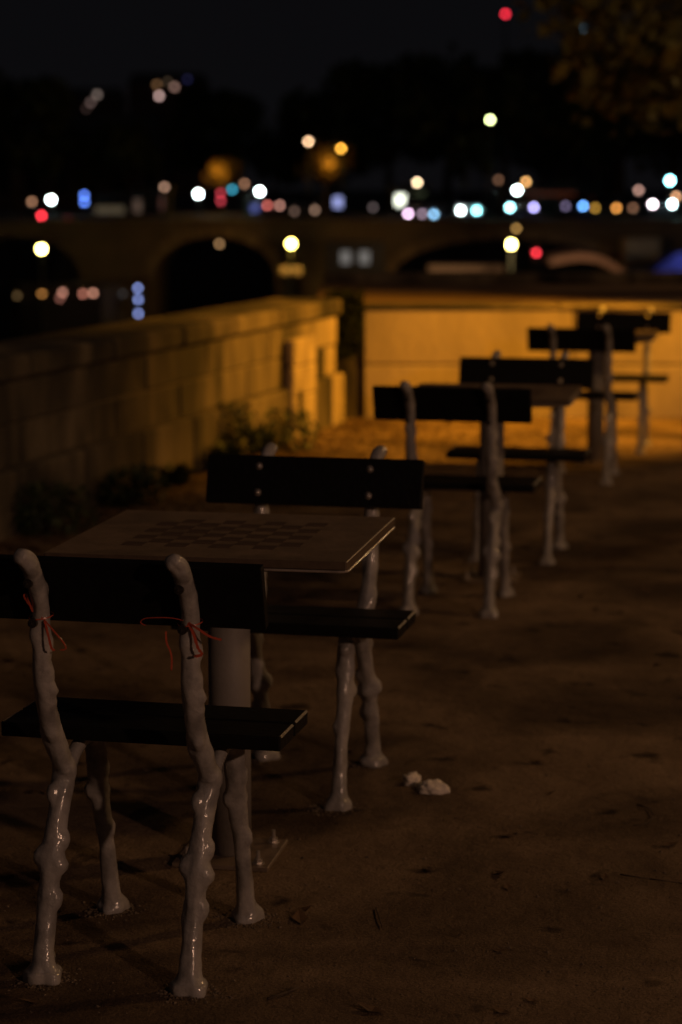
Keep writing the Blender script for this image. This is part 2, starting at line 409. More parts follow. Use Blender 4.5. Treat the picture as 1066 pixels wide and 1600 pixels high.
# ------------------------------------------------------------------ cast branch bench
def make_bench():
    root = empty('branch_bench')
    P = [(0, 0, 0, .033), (0, .002, .018, .034), (0, .006, .045, .026), (-.001, .033, .132, .0225), (.002, .062, .24, .0235),
         (.004, .105, .335, .0245), (.006, .132, .398, .0265), (.004, .108, .445, .0245), (-.003, .078, .51, .023),
         (-.002, .042, .60, .022), (.0, .033, .70, .0215), (.002, .022, .77, .020), (-.001, -.003, .825, .0200),
         (-.006, -.020, .855, .0215), (-.013, -.036, .868, .0195)]
    P = [(a, b_, c, r_ * (1.12 if c < .02 else .88)) for a, b_, c, r_ in P]
    kn = [(.845, -60, .004, .012, 40), (.62, 0, .004, .02, 40), (.585, -5, .011, .012, 34), (.56, -15, .007, .008, 34), (.495, -75, .008, .013, 36), (.48, 180, .006, .03, 50), (.405, -30, .006, .02, 60),
          (.352, -125, .013, .017, 30), (.27, 5, .009, .018, 36), (.238, 175, .014, .022, 42), (.222, -5, .011, .018, 45), (.228, None, .004, .02, 0),
          (.158, 0, .012, .020, 38), (.15, 170, .004, .03, 40), (.70, -120, .008, .02, 40), (.68, 20, .005, .02, 50), (.79, 70, .006, .02, 40),
          (.228, 90, .010, .016, 40), (.165, 80, .009, .016, 40), (.05, 60, .006, .012, 30), (.30, -80, .003, .02, 30)]
    for s, sd in ((-1, 1.3), (1, 1.9)):
        b = branch(bmesh.new(), P, kn, seg=30, rings=130, lump=.13, seed=sd, toes=True)
        link('rear_post', b, M['paint'], root, (s * .153, 0, 0), smooth=True)
        Q = [(0, .440, 0, .033), (0, .439, .016, .032), (0, .432, .045, .021), (.001, .412, .13, .0178), (0, .395, .20, .0185),
             (-.003, .375, .28, .0215), (.0, .352, .35, .023), (.001, .343, .40, .022), (0, .336, .444, .021)]
        kf = [(.295, -140, .010, .018, 32), (.20, 0, .007, .018, 40), (.395, 90, .009, .014, 30), (.29, 60, .005, .02, 40), (.12, 100, .005, .02, 40), (.345, 10, .005, .02, 40)]
        b = branch(bmesh.new(), Q, kf, seg=24, rings=90, lump=.12, seed=sd + 3, toes=True)
        R_ = [(.006, .135, .385, .020), (.004, .185, .412, .016), (.002, .25, .430, .015), (.001, .31, .425, .015), (.001, .345, .395, .014)]
        branch(b, R_, (), seg=16, rings=30, lump=.1, seed=sd + 6)
        link('front_leg', b, M['paint'], root, (s * .153, 0, 0), smooth=True)
    # seat: two planks
    for y0 in (.192, .318):
        b = box(bmesh.new(), -.306, .292, y0, y0 + .116, .446, .476, bevel=.004, segs=2)
        link('seat_plank', b, M['wood'], root)
        # pale chamfer strip at each end, a lamp glint put into its colour
        for sx in (-1, 1):
            rm = Matrix.Translation((-.3045 if sx < 0 else .2905, y0 + .058, .4745)) @ Matrix.Rotation(math.radians(45) * sx, 4, 'Y')
            link('glint_edge', box(bmesh.new(), -.0028, .0028, -.052, .052, -.0018, .0018, rot=rm), M['edge'], root)
    # back rest, leaning
    rm = Matrix.Translation((0, .052, .790)) @ Matrix.Rotation(math.radians(16), 4, 'X')
    b = box(bmesh.new(), -.298, .298, -.012, .012, -.066, .066, bevel=.003, segs=2, rot=rm)
    br = link('backrest', b, M['wood'], root)
    for s in (-1, 1):
        for dz in (.036, -.036):
            c = rm @ Vector((s * .153, .013, dz)); nrm = (rm.to_3x3() @ Vector((0, 1, 0)))
            b = bmesh.new(); ball(b, c, .0075, 2); cyl(b, c - nrm * .004, c + nrm * .002, .010, seg=16)
            link('bolt', b, M['steel'], root, smooth=True)
        for z, y, dx in ((.812, -.022, -.006), (.728, .004, -.008)):
            b = bmesh.new()
            cyl(b, (s * .153 + dx, y - .001, z), (s * .153 + dx, y + .02, z), .0095, seg=18)
            cyl(b, (s * .153 + dx, y - .007, z), (s * .153 + dx, y, z), .0075, seg=6)
            ball(b, (s * .153 + dx, y - .007, z), .0045, 1)
            link('nut', b, M['soot'], root)
    return root

bench = make_bench()
RX = -1.337
rows = [(3.955, 0, 'nearest branch-legged bench seen from behind, red twine on its posts, before the first chess table'),
        (5.715, 1, 'branch-legged bench facing the camera just beyond the nearest chess table'),
        (7.925, 0, 'branch-legged bench seen from behind, second such one along the row'),
        (9.620, 1, 'branch-legged bench facing the camera beyond the second chess table'),
        (11.93, 0, 'branch-legged bench seen from behind, third such one along the row'),
        (13.90, 1, 'farthest branch-legged bench, its back plank dark before the orange wall')]
G = 'park benches with cast branch legs in a row'
for i, (y, back, lab) in enumerate(rows):
    o = bench if i == 0 else copy_tree(bench)
    o.location = (RX + (0, .008, -.008, .055, .035, .095)[i], y, gz(y) - .001); o.rotation_euler = (0, 0, math.pi if back else 0)
    tag(o, lab, 'bench', G)

# ------------------------------------------------------------------ chess tables
def make_table():
    root = empty('chess_table')
    def rrect(bm, hx, hy, r, z0, z1, mi_top=0, mi_side=0, ch=.0):
        prof = [(z0, ch), (z0 + ch, 0), (z1 - ch, 0), (z1, ch)] if ch else [(z0, 0), (z1, 0)]
        loops = []
        for z, ins in prof:
            lp = []
            for cx, cy, a0 in ((hx - r, hy - r, 0), (-hx + r, hy - r, 90), (-hx + r, -hy + r, 180), (hx - r, -hy + r, 270)):
                for k in range(7):
                    a = math.radians(a0 + 15 * k)
                    lp.append(bm.verts.new((cx + (r - ins) * math.cos(a), cy + (r - ins) * math.sin(a), z)))
            loops.append(lp)
        n = len(loops[0])
        for a, b in zip(loops, loops[1:]):
            for j in range(n):
                f = bm.faces.new((a[j], a[(j + 1) % n], b[(j + 1) % n], b[j])); f.material_index = mi_side
        f = bm.faces.new(loops[-1]); f.material_index = mi_top
        bm.faces.new(loops[0][::-1])
        return bm
    link('tabletop', rrect(bmesh.new(), .341, .331, .004, .7565, .775, 0, 1, .0015), [M['slab'], M['slab_edge']], root)
    link('tray', rrect(bmesh.new(), .345, .335, .026, .750, .7555, 0, 0, .0022), M['tray'], root)
    link('frame', rrect(bmesh.new(), .30, .29, .02, .741, .7495), M['rail'], root)
    sq = bmesh.new(); box(sq, -.0252, .0252, -.0248, .0248, 0, .0012)
    me = bpy.data.meshes.new('dark_square'); sq.to_mesh(me); sq.free(); me.materials.append(M['square'])
    for i in range(8):
        for j in range(8):
            if (i + j) % 2 == 0:
                share('dark_square', me, root, ((i - 3.5) * .0505, (j - 3.5) * .0497, .7748))
    b = cyl(bmesh.new(), (0, 0, .012), (0, 0, .741), .0495, seg=48); bmesh.ops.recalc_face_normals(b, faces=b.faces[:])
    o = link('column', b, M['column'], root)
    for p in o.data.polygons: p.use_smooth = abs(p.normal.z) < .5
    b = bmesh.new(); box(b, -.25, .25, -.035, .035, .718, .7405); box(b, -.035, .035, -.25, .25, .7175, .7403)
    link('support_arm', b, M['rail'], root)
    b = box(bmesh.new(), -.115, .115, -.115, .115, 0, .011, bevel=.0015); link('base_plate', b, M['plate'], root)
    for sx in (-1, 1):
        for sy in (-1, 1):
            b = bmesh.new(); x, y = sx * .086, sy * .085
            cyl(b, (x, y, .011), (x, y, .023), .0105, seg=6); cyl(b, (x, y, .023), (x, y, .042), .0052, .0045, seg=10)
            cyl(b, (x, y, .0112), (x, y, .0135), .015, seg=18)
            link('bolt', b, M['steel'], root)
    return root
table = make_table()
for i, (y, lab) in enumerate(((4.835, 'nearest square chess table on a round grey column, its board of dark squares in view'),
                              (8.76, 'second square chess table along the row, between the middle two benches'),
                              (12.92, 'farthest square chess table, between the last two benches by the orange wall'))):
    o = table if i == 0 else copy_tree(table)
    o.location = (RX - .004 + (.03 if i else 0), y, gz(y) - .001); o.rotation_euler = (0, 0, .035); tag(o, lab, 'table', 'chess tables down the row')

# ------------------------------------------------------------------ red twine on the nearest bench
def strip(bm, pts, w=.0028):
    w *= .72
    pts = [Vector(p) for p in pts]; prev = None
    n = (len(pts) - 1) * 5
    for k in range(n + 1):
        p = Vector(interp([tuple(q) for q in pts], (len(pts) - 1) * k / n)); q = Vector(interp([tuple(q) for q in pts], min((len(pts) - 1) * (k + .5) / n, len(pts) - 1.0001)))
        d = (q - p) if (q - p).length > 1e-6 else Vector((0, 0, 1)); d.normalize()
        side = d.cross(Vector((0, 1, 0))); side = side.normalized() if side.length > .1 else Vector((1, 0, 0))
        ww = w * (.55 + .45 * abs(math.sin(k * 1.7)))
        a = Vector((0, .0008, 0))
        vs = [bm.verts.new(p + side * ww + a), bm.verts.new(p - side * ww + a * .2), bm.verts.new(p - side * ww - a), bm.verts.new(p + side * ww - a * .6)]
        if prev:
            for j in range(4): bm.faces.new((prev[j], prev[(j + 1) % 4], vs[(j + 1) % 4], vs[j]))
        else: bm.faces.new(vs[::-1])
        prev = vs
    bm.faces.new(prev)
def wrap(bm, cx, cy, z, r, tilt=.15):
    pts = [(cx + r * math.cos(a), cy + r * math.sin(a), z + tilt * r * math.sin(a * 1 + .6)) for a in [2 * math.pi * k / 16 for k in range(17)]]
    strip(bm, pts, .0018)
Yr = 3.968
b = bmesh.new(); wrap(b, -1.490, 3.988, .737, .0245)
strip(b, [(-1.474, Yr, .733), (-1.488, Yr, .742), (-1.503, Yr + .0, .757), (-1.517, Yr, .778), (-1.512, Yr, .782), (-1.506, Yr, .765), (-1.500, Yr, .748)])
strip(b, [(-1.474, Yr - .004, .733), (-1.466, Yr - .01, .71), (-1.458, Yr - .012, .68), (-1.452, Yr - .01, .676)], .0035)
strip(b, [(-1.474, Yr - .004, .733), (-1.455, Yr - .01, .716), (-1.434, Yr - .01, .692), (-1.430, Yr - .008, .679), (-1.442, Yr - .008, .676)], .0024)
tag(link('twine', b, M['ribbon'], smooth=False), 'red plastic twine knotted round the left post of the nearest bench', 'twine', 'red twine tied to bench posts')
b = bmesh.new(); wrap(b, -1.184, 3.988, .737, .0245)
strip(b, [(-1.182, Yr, .742), (-1.215, Yr - .004, .749), (-1.255, Yr - .006, .748), (-1.272, Yr - .004, .744), (-1.278, Yr, .736), (-1.268, Yr, .731)], .0014)
strip(b, [(-1.226, Yr - .004, .722), (-1.225, Yr - .004, .70), (-1.218, Yr - .004, .684), (-1.215, Yr - .004, .668), (-1.216, Yr - .004, .645)], .0026)
strip(b, [(-1.182, Yr - .002, .740), (-1.170, Yr - .008, .722), (-1.160, Yr - .012, .695), (-1.152, Yr - .012, .682), (-1.166, Yr - .012, .677)], .0045)
strip(b, [(-1.182, Yr - .002, .741), (-1.160, Yr - .012, .732), (-1.135, Yr - .014, .718), (-1.112, Yr - .012, .712)], .0036)
tag(link('twine', b, M['ribbon']), 'red plastic twine knotted round the right post of the nearest bench with loose ends hanging', 'twine', 'red twine tied to bench posts')

# ------------------------------------------------------------------ litter on the ground
def crumple(cx, cy, rx, ry, h, seed, lab, rz):
    b = bmesh.new(); bmesh.ops.create_icosphere(b, subdivisions=4, radius=1)
    for v in b.verts:
        p = v.co.copy()
        k = 1 + .34 * noise.noise(p * 1.5 + Vector((seed, 0, 0))) + .40 * abs(noise.noise(p * 2.2 + Vector((0, seed, 0)))) - .12 + .08 * abs(noise.noise(p * 6.5 + Vector((0, 0, seed))))
        v.co = Vector((p.x * rx * k, p.y * ry * k, max(p.z * k, -.35) * h * .75 + h * .26))
    tag(link('tissue', b, M['tissue'], loc=(cx, cy, 0), rz=rz, smooth=True), lab, 'tissue', 'crumpled tissues on the ground')
crumple(-1.035, 5.54, .026, .022, .030, 3.0, 'smaller crumpled white tissue on the dirt beside the second bench', .3)
crumple(-.965, 5.475, .040, .026, .030, 8.0, 'larger crumpled white tissue lying to the right of the smaller one', .1)
b = bmesh.new(); bmesh.ops.create_icosphere(b, subdivisions=3, radius=1)
for v in b.verts:
    p = v.co.copy(); k = 1 + .3 * noise.noise(p * 2); v.co = Vector((p.x * .012 * k, p.y * .016 * k, p.z * .010 * k + .008))
tag(link('tissue', b, M['tissue'], loc=(-1.003, 5.505, 0), smooth=True), 'thin twisted neck of white tissue joining the two crumpled ones', 'tissue', 'crumpled tissues on the ground')

def twig(pts, r, lab):
    b = bmesh.new(); Q = [(x, y, z, r * (1 - .12 * i)) for i, (x, y, z) in enumerate(pts)]
    for a, c in zip(Q, Q[1:]): cyl(b, a[:3], c[:3], a[3], c[3], seg=6)
    tag(link('twig', b, M['twig'], smooth=True), lab, 'twig', 'twigs dropped on the ground')
twig([(-.923, 4.52, .004), (-.905, 4.46, .006), (-.884, 4.395, .005)], .0017, 'short straight twig on the bare ground before the nearest table')
twig([(-.43, 5.46, .004), (-.395, 5.42, .007), (-.378, 5.35, .008), (-.39, 5.29, .006), (-.425, 5.27, .004)], .0022, 'curved hook-shaped twig at the right of the bare ground')
twig([(-.42, 4.872, .004), (-.35, 4.848, .006), (-.284, 4.834, .006), (-.21, 4.80, .005)], .0017, 'long thin twig lying level at the right edge of the ground')
twig([(-1.02, 3.94, .004), (-.99, 3.975, .007), (-.975, 4.01, .005)], .003, 'small crooked twig on the ground right of the nearest foot')

# loose grit and pebbles
def scatter(n, fn, shape):
    V, F = [], []
    for _ in range(n):
        x, y, s, rz = fn(); c, q = math.cos(rz), math.sin(rz); o = len(V)
        vs, fs = shape(s)
        for (a, b_, z) in vs: V.append((x + a * c - b_ * q, y + a * q + b_ * c, z + gz(y)))
        F += [tuple(i + o for i in f) for f in fs]
    return V, F
def peb(s):
    v = [(s, 0, s * .15), (0, s * .8, s * .1), (-s * .9, .1 * s, s * .2), (0, -s, s * .1), (.1 * s, 0, s * .75), (0, 0, -s * .2)]
    return v, [(0, 1, 4), (1, 2, 4), (2, 3, 4), (3, 0, 4), (1, 0, 5), (2, 1, 5), (3, 2, 5), (0, 3, 5)]
def leafshape(s):
    h = s * rnd.uniform(.15, .5)
    return [(-s, 0, .003), (0, s * .55, .003 + h * .4), (s, 0, .004 + h), (0, -s * .55, .003 + h * .2), (0, 0, .002)], [(0, 4, 1), (1, 4, 2), (2, 4, 3), (3, 4, 0)]
def area():
    d = 3.7 + 11 * rnd.random() ** 1.6; x = rnd.uniform(-.17, .17) * d * 1.02; w = W(x, d, 0)
    return w.x, w.y, rnd.choice((.002, .0025, .003, .004, .0065 if rnd.random() < .2 else .003)), rnd.random() * 6
FEET = [(x + RX, y) for b0, sg in ((3.955, 1), (5.715, -1)) for x in (-.153, .153) for y in (b0, b0 + sg * .44)]
def grit():
    if rnd.random() < .28:
        fx, fy = rnd.choice(FEET); a = rnd.random() * 6.28; r = .034 + abs(rnd.gauss(0, .022))
        return fx + r * math.cos(a), fy + r * math.sin(a), rnd.choice((.002, .003, .004, .0055)), a
    return area()
tag(link('gravel', scatter(4600, grit, peb), M['pebble']), 'fine loose grit and small stones strewn over the beaten ground', 'gravel', kind='stuff')
def larea():
    if rnd.random() < .36:
        return -3.25 + 1.7 * rnd.random() ** 1.5, rnd.uniform(12.0, 15.2), rnd.uniform(.014, .032), rnd.random() * 6
    if rnd.random() < .945:
        y = rnd.uniform(8.2, 15.1); xb = -3.66 + (y - 9.4) * .058; x = xb + abs(rnd.gauss(0, .34)) + .06
        if y > 13.5: x = xb + abs(rnd.gauss(0, .7)) + .08
    else:
        d = rnd.uniform(4, 14); w = W(rnd.uniform(-.16, .17) * d, d, 0); x, y = w.x, w.y
    return x, y, rnd.uniform(.014, .034), rnd.random() * 6
tag(link('fallen_leaves', scatter(2600, larea, leafshape), M['litter']), 'dead rust-brown leaves drifted along the foot of the left wall', 'leaves', kind='stuff')

# ------------------------------------------------------------------ plants by the wall
def tuft(n, h, w, m, leafw=.012):
    V, F = [], []
    for _ in range(n):
        a = rnd.random() * 6.28; r0 = rnd.random() * w * .45; hh = h * rnd.uniform(.45, 1.05); lean = rnd.uniform(.1, .75) * w
        bx, by = r0 * math.cos(a), r0 * math.sin(a); a2 = a + rnd.uniform(-.6, .6); ww = leafw * rnd.uniform(.6, 1.3)
        sx, sy = -math.sin(a2) * ww, math.cos(a2) * ww; o = len(V)
        for t, k in ((0, .4), (.4, 1), (.75, .8)):
            px, py, pz = bx + math.cos(a2) * lean * t * t, by + math.sin(a2) * lean * t * t, hh * (t - .12 * t * t)
            V += [(px - sx * k, py - sy * k, pz), (px + sx * k, py + sy * k, pz)]
        V.append((bx + math.cos(a2) * lean, by + math.sin(a2) * lean, hh * .8))
        F += [(o, o + 1, o + 3, o + 2), (o + 2, o + 3, o + 5, o + 4), (o + 4, o + 5, o + 6)]
    return V, F
def bush(n, h, w, leaf=.03):
    V, F = [], []
    for _ in range(n):
        while True:
            p = Vector((rnd.uniform(-1, 1), rnd.uniform(-1, 1), rnd.uniform(0, 1)))
            if p.x ** 2 + p.y ** 2 + (p.z - .45) ** 2 * 2.4 < 1 and noise.noise(p * 2.4) > -.22: break
        c = Vector((p.x * w, p.y * w * .7, p.z * h)); d = Vector((rnd.gauss(0, 1), rnd.gauss(0, 1), rnd.gauss(0, 1) + .5)).normalized()
        e = d.orthogonal().normalized(); q = d.cross(e); s_ = leaf * rnd.uniform(.6, 1.3); o = len(V)
        V += [tuple(c - e * s_), tuple(c + q * s_ * .5), tuple(c + e * s_), tuple(c - q * s_ * .5)]; F.append((o, o + 1, o + 2, o + 3))
    return V, F
def plant(x, y, h, w, kind, lab):
    r = empty('weed', (x, y, gz(y)), rnd.random() * 3, lab, 'plant', 'plants growing at the foot of the left wall')
    if kind == 'bush':
        link('foliage', bush(800, h, w, .019), M['weed'], r)
        b = bmesh.new()
        for k in range(6):
            a = k * 1.05; cyl(b, (0, 0, 0), (math.cos(a) * w * .5, math.sin(a) * w * .35, h * .75), .005, .002, seg=6)
        link('stem', b, M['bark'], r)
    else:
        link('foliage', tuft(110, h, w, None), M['weed'], r)
plant(-3.43, 12.45, .36, .20, 'bush', 'dark bushy weed standing highest against the left wall')
plant(-3.29, 13.25, .25, .30, 'bush', 'green leafy weed in front of the bright pier on the left wall')
plant(-3.40, 12.95, .22, .16, 'tuft', 'grass tuft between the two tallest weeds by the left wall')
plant(-3.42, 10.55, .20, .22, 'bush', 'low bushy weed at the foot of the left wall, left of the tabletop corner')
plant(-3.50, 9.5, .24, .24, 'bush', 'weed at the foot of the left wall near the left edge of view')
plant(-3.36, 12.1, .20, .22, 'tuft', 'straggling grass in front of the highest weed by the left wall')
plant(-3.46, 11.4, .15, .16, 'tuft', 'short grass tuft at the wall foot between the low bushy weed and the highest weed')
# ivy over the corner pillar
iv = empty('ivy', W(.02, 15.56, 0), PSI, 'dark green ivy hanging over the corner pillar between the walls', 'ivy')
V, F = [], []
for _ in range(1500):
    t = rnd.random(); z = .85 - .47 * t; x = rnd.gauss(0, 1) * .085 * (1 - .5 * t) ; x = max(-.13, min(.13, x)); y = rnd.uniform(-.07, .05)
    if z > .8: y = rnd.uniform(-.07, .22)
    c = Vector((x, y, z)); d = Vector((rnd.gauss(0, .6), -1 + rnd.gauss(0, .5), rnd.gauss(0, .6) + .3)).normalized(); e = d.orthogonal().normalized(); q = d.cross(e)
    s_ = rnd.uniform(.012, .026); o = len(V)
    V += [tuple(c - e * s_), tuple(c + q * s_ * .7), tuple(c + e * s_), tuple(c - q * s_ * .7)]; F.append((o, o + 1, o + 2, o + 3))
link('foliage', (V, F), M['ivy'], iv)
b = bmesh.new()
for k in range(5): cyl(b, (-.05 + k * .022, -.012, .40), (-.04 + k * .02, -.012, .84), .004, seg=6)
link('stem', b, M['bark'], iv)

# ------------------------------------------------------------------ park lamps that light the place (posts stand beside the view)
def park_lamp(loc, h, col, lab, spot=None, power=100, glow=6.0, size=.08):
    r = empty('park_lamp', loc, 0, lab, 'street lamp')
    b = bmesh.new(); cyl(b, (.35, 0, 0), (.35, 0, h + .45), .06, .038, 16); cyl(b, (.35, 0, 0), (.35, 0, .35), .11, .07, 16)
    cyl(b, (.35, 0, h + .40), (0, 0, h + .34), .03, .03, 10)
    link('post', b, M['iron'], r, smooth=True)
    b = bmesh.new(); cyl(b, (0, 0, h + .12), (0, 0, h + .34), .24, .05, 24); link('hood', b, M['iron'], r)
    b = ball(bmesh.new(), (0, 0, h + .08), .075, 3); link('bulb', b, emit('bulb_' + lab[:12], col, glow), r, smooth=True)
    ld = bpy.data.lights.new('lamp_light', 'SPOT' if spot else 'POINT'); ld.energy = power; ld.color = col; ld.shadow_soft_size = size
    lo = bpy.data.objects.new('lamp_light', ld); C.objects.link(lo); lo.parent = r; lo.location = (0, 0, h - .10)
    if spot:
        tgt, ang, bl = spot; ld.spot_size = math.radians(ang); ld.spot_blend = bl
        lo.rotation_euler = (Vector(tgt) - Vector(loc) - Vector((0, 0, h))).to_track_quat('-Z', 'Y').to_euler()
    return r
SOD = (1.0, .40, .022)
park_lamp(W(3.9, 14.4, 0), 3.2, SOD, 'sodium lantern on an iron post right of the far wall', spot=(W(-.6, 15.3, .3), 84, 1.0), power=2500, glow=15)
park_lamp(W(6.2, -4.3, 0), 4.1, (1.0, .56, .36), 'warm lantern on an iron post behind the standing point', power=700, glow=6, size=.14)
park_lamp(W(5.2, 7.2, 0), 4.4, (1.0, .54, .22), 'orange lantern on an iron post right of the middle benches', power=205, glow=6, size=.22)

park_lamp(W(7.5, 19.6, .7), 4.0, (1.0, .56, .24), 'orange lantern on an iron post at the back of the terrace beside the plane tree', power=210, glow=6, size=.08)  # extra unseen lamp, added for glints on table and leg edges

# ------------------------------------------------------------------ bridge
BD = 105.0
bridge = empty('stone_bridge', W(0, BD, 0), PSI, 'old low stone arch bridge crossing the dark river in the background', 'bridge')
arches = [(-6.1, 2.95, -2.6, 1.9), (-15.5, 2.95, -2.6, 1.9), (-25, 2.95, -2.6, 1.9), (8.0, 5.4, -2.5, 1.7)]
def bridge_body():
    # front outline with arch openings, extruded 9 m
    bm = bmesh.new(); z1 = .03; zb = -6.4
    xs = []
    x = -45.0
    def prof(x):
        for cx, hw, sp, rise in arches:
            if abs(x - cx) < hw: return sp + rise * math.sqrt(max(0, 1 - ((x - cx) / hw) ** 2))
        return None
    cuts = [-45.0]
    for cx, hw, sp, rise in sorted(arches):
        cuts += [cx - hw * math.cos(math.pi * k / 24) for k in range(25)]
    cuts += [16.5]
    prev = None
    for a, b_ in zip(cuts, cuts[1:]):
        mid = (a + b_) / 2; pm = prof(mid)
        def zz(x):
            if pm is None: return zb
            for cx, hw, sp, rise in arches:
                if cx - hw - 1e-6 <= mid <= cx + hw: return sp + rise * math.sqrt(max(0, 1 - ((x - cx) / hw) ** 2))
        za, zc = zz(a), zz(b_)
        v = [bm.verts.new(p) for p in ((a, 0, za), (b_, 0, zc), (b_, 0, z1), (a, 0, z1), (a, 9, za), (b_, 9, zc), (b_, 9, z1), (a, 9, z1))]
        bm.faces.new((v[0], v[1], v[2], v[3])); bm.faces.new((v[5], v[4], v[7], v[6])); bm.faces.new((v[3], v[2], v[6], v[7])); bm.faces.new((v[1], v[0], v[4], v[5]))
        if pm is None:
            bm.faces.new((v[0], v[3], v[7], v[4])); bm.faces.new((v[1], v[5], v[6], v[2]))
    # straight jambs under each springing
    return bm
link('body', bridge_body(), M['bridge'], bridge)
b = bmesh.new()
box(b, -45, 16.5, -.12, 0, -.10, .10); link('parapet_moulding', b, M['bridge'], bridge)
vb = bmesh.new(); box(vb, -.22, .22, -.10, 0, 0, .42, bevel=.02)
vme = bpy.data.meshes.new('voussoir'); vb.to_mesh(vme); vb.free(); vme.materials.append(M['voussoir'])
for cx, hw, sp, rise in arches:
    if cx < -10: continue
    for k in range(15):
        a = math.pi * (k + .5) / 15
        x, z = cx - hw * math.cos(a), sp + rise * math.sin(a)
        nx, nz = -math.cos(a) / hw, math.sin(a) / rise
        share('voussoir', vme, bridge, (x, 0, z), (0, math.atan2(nx, nz), 0), (hw / 2.6, 1, 1))
# piers with cutwaters
for x0, x1 in ((-3.1, 2.55), (-12.5, -9.1), (-22, -18.5), (13.45, 16.4)):
    b = bmesh.new(); box(b, x0, x1, -.45, 0, -6.4, -2.7, bevel=.1); link('pier', b, M['bridge'], bridge)

# ------------------------------------------------------------------ lights and what carries them
def px2(x, y, d):
    """turn a place in the photo at distance d into metres (right, up)"""
    P = math.atan(505 / 3400); u = (x - 533) / 3400; v = (800 - y) / 3400
    fh = math.cos(P) + v * math.sin(P); fu = -math.sin(P) + v * math.cos(P); t = d / fh
    return u * t, EYE + fu * t
GZ = -.302
def lampmesh(r):
    b = ball(bmesh.new(), (0, 0, 0), r, 3)
    return b
WH = (.82, 1, .95); CY = (.30, .92, 1); BL = (.20, .42, 1); YE = (1, .80, .22); OR = (1, .50, .16); BR = (.75, .36, .20); RD = (1, .04, .06)
PK = (1, .62, .62); LV = (.62, .52, 1); GY = (.6, .6, .7); LG = (.85, 1, .40); TL = (.06, .45, .65)
def street_lamp(x, y, d, col, L, lab, rpx=2.9, base=GZ, group='street lamps across the river', arm=True):
    X, Z = px2(x, y, d); r = empty('street_lamp', W(X, d, base), PSI, lab, 'street lamp', group)
    h = Z - base; R = rpx * d / 3400
    b = bmesh.new(); cyl(b, (0, .25, 0), (0, .25, h + .1), .09, .05, 8); cyl(b, (0, .25, h + .08), (0, 0, h + R + .05), .04, .04, 6); cyl(b, (0, .25, 0), (0, .25, .6), .16, .12, 8)
    link('post', b, M['iron'], r)
    b = bmesh.new(); cyl(b, (0, .05, h + R * .8), (0, .05, h + R * .8 + .16), R * 1.1, R * .4, 10); link('hood', b, M['iron'], r)
    link('globe', lampmesh(R), emit('lamp_%d_%d' % (x, y), col, L), r, (0, 0, h), smooth=True)
    return r
SL = [(80, 312, WH, 30, 'bright white street lamp furthest left across the river'),
      (310, 303, WH, 30, 'bright white street lamp left of the lit orange tree'),
      (406, 299, WH, 30, 'bright white street lamp right of the lit orange tree'),
      (808, 297, WH, 30, 'bright white street lamp above the right pair of headlights'),
      (1047, 282, CY, 30, 'bright cyan-white street lamp near the right edge of view'),
      (652, 285, (1, .72, .42), 9, 'peach street lamp over the bright shop window'),
      (257, 292, (.8, .45, .3), 2.0, 'dim brown street lamp between two white ones on the left'),
      (822, 284, OR, 5, 'orange street lamp just right of a white one'),
      (779, 281, BR, .8, 'very faint brown street lamp left of a white one'),
      (998, 297, (.9, .5, .4), 2.6, 'dull pinkish-brown street lamp at the right'),
      (1057, 307, (1, .5, .25), 4, 'orange-brown street lamp under the cyan one'),
      (382, 287, BR, 1.6, 'dim brown street lamp beside the lit orange tree'),
      (50, 315, BR, 2.0, 'dull brown street lamp left of the furthest left white one'),
      (766, 187, LG, 14, 'tall pale yellow-green street lamp standing high above the road')]
for x, y, c, L, lab in SL: street_lamp(x, y, 150, c, L * 1.15, lab, rpx=3.3 if L > 20 else 2.9)
street_lamp(482, 221, 160, (1, .62, .34), 8, 'tall peach street lamp left of the golden tree')
street_lamp(533, 232, 160, (1, .45, .05), 9, 'tall orange street lamp inside the golden tree')

def quay_lamp(x, y, d, L, lab, c=YE, r=4.8, base=-5.0, pw=9, plinth=False):
    X, Z = px2(x, y, d); rt = empty('quay_lamp', W(X, d, base), PSI, lab, 'quay lamp', 'yellow lamps low over the river')
    h = Z - base; R = r * d / 3400
    b = bmesh.new(); cyl(b, (0, 0, 0), (0, 0, h - R), .07, .05, 8); link('post', b, M['iron'], rt)
    if plinth:
        b = bmesh.new(); box(b, -.48, .48, .35, 1.4, h - 1.42, h - 1.10, bevel=.04); link('plinth', b, M['pale'], rt)  # slab made up to catch light as the bright patch under the lamp
        b = bmesh.new(); box(b, -.40, .40, .9, 1.3, 0, h - 1.425); link('plinth_foot', b, M['iron'], rt)
    link('globe', lampmesh(R), emit('quay_%d' % x, c, L), rt, (0, 0, h), smooth=True)
    l = bpy.data.lights.new('quay_light', 'POINT'); l.energy = pw; l.color = (1, .50, .09) if plinth else (1, .62, .28); l.shadow_soft_size = .1
    lo = bpy.data.objects.new('quay_light', l); C.objects.link(lo); lo.parent = rt; lo.location = (0, -.35 if plinth else -1.6, h)
    return rt
quay_lamp(65, 389, 100, 34, 'bright yellow lamp low over the river at the far left')
quay_lamp(455, 381, 100, 34, 'bright yellow lamp by the large arch, over a slab added to stand for its glow below', pw=230, c=(1, .74, .16), plinth=True)
quay_lamp(799, 382, 83, 34, 'bright yellow lamp before the wide right-hand arch', pw=800)
street_lamp(343, 381, 116, (.9, .5, .22), 1.6, 'dim brown lamp seen through the left arch', base=-5.0, group='lamps behind the bridge')
street_lamp(807, 357, 103.5, (1, .55, .15), 1.8, 'dim orange lamp just over the bright yellow one', base=-5.0, group='lamps behind the bridge')

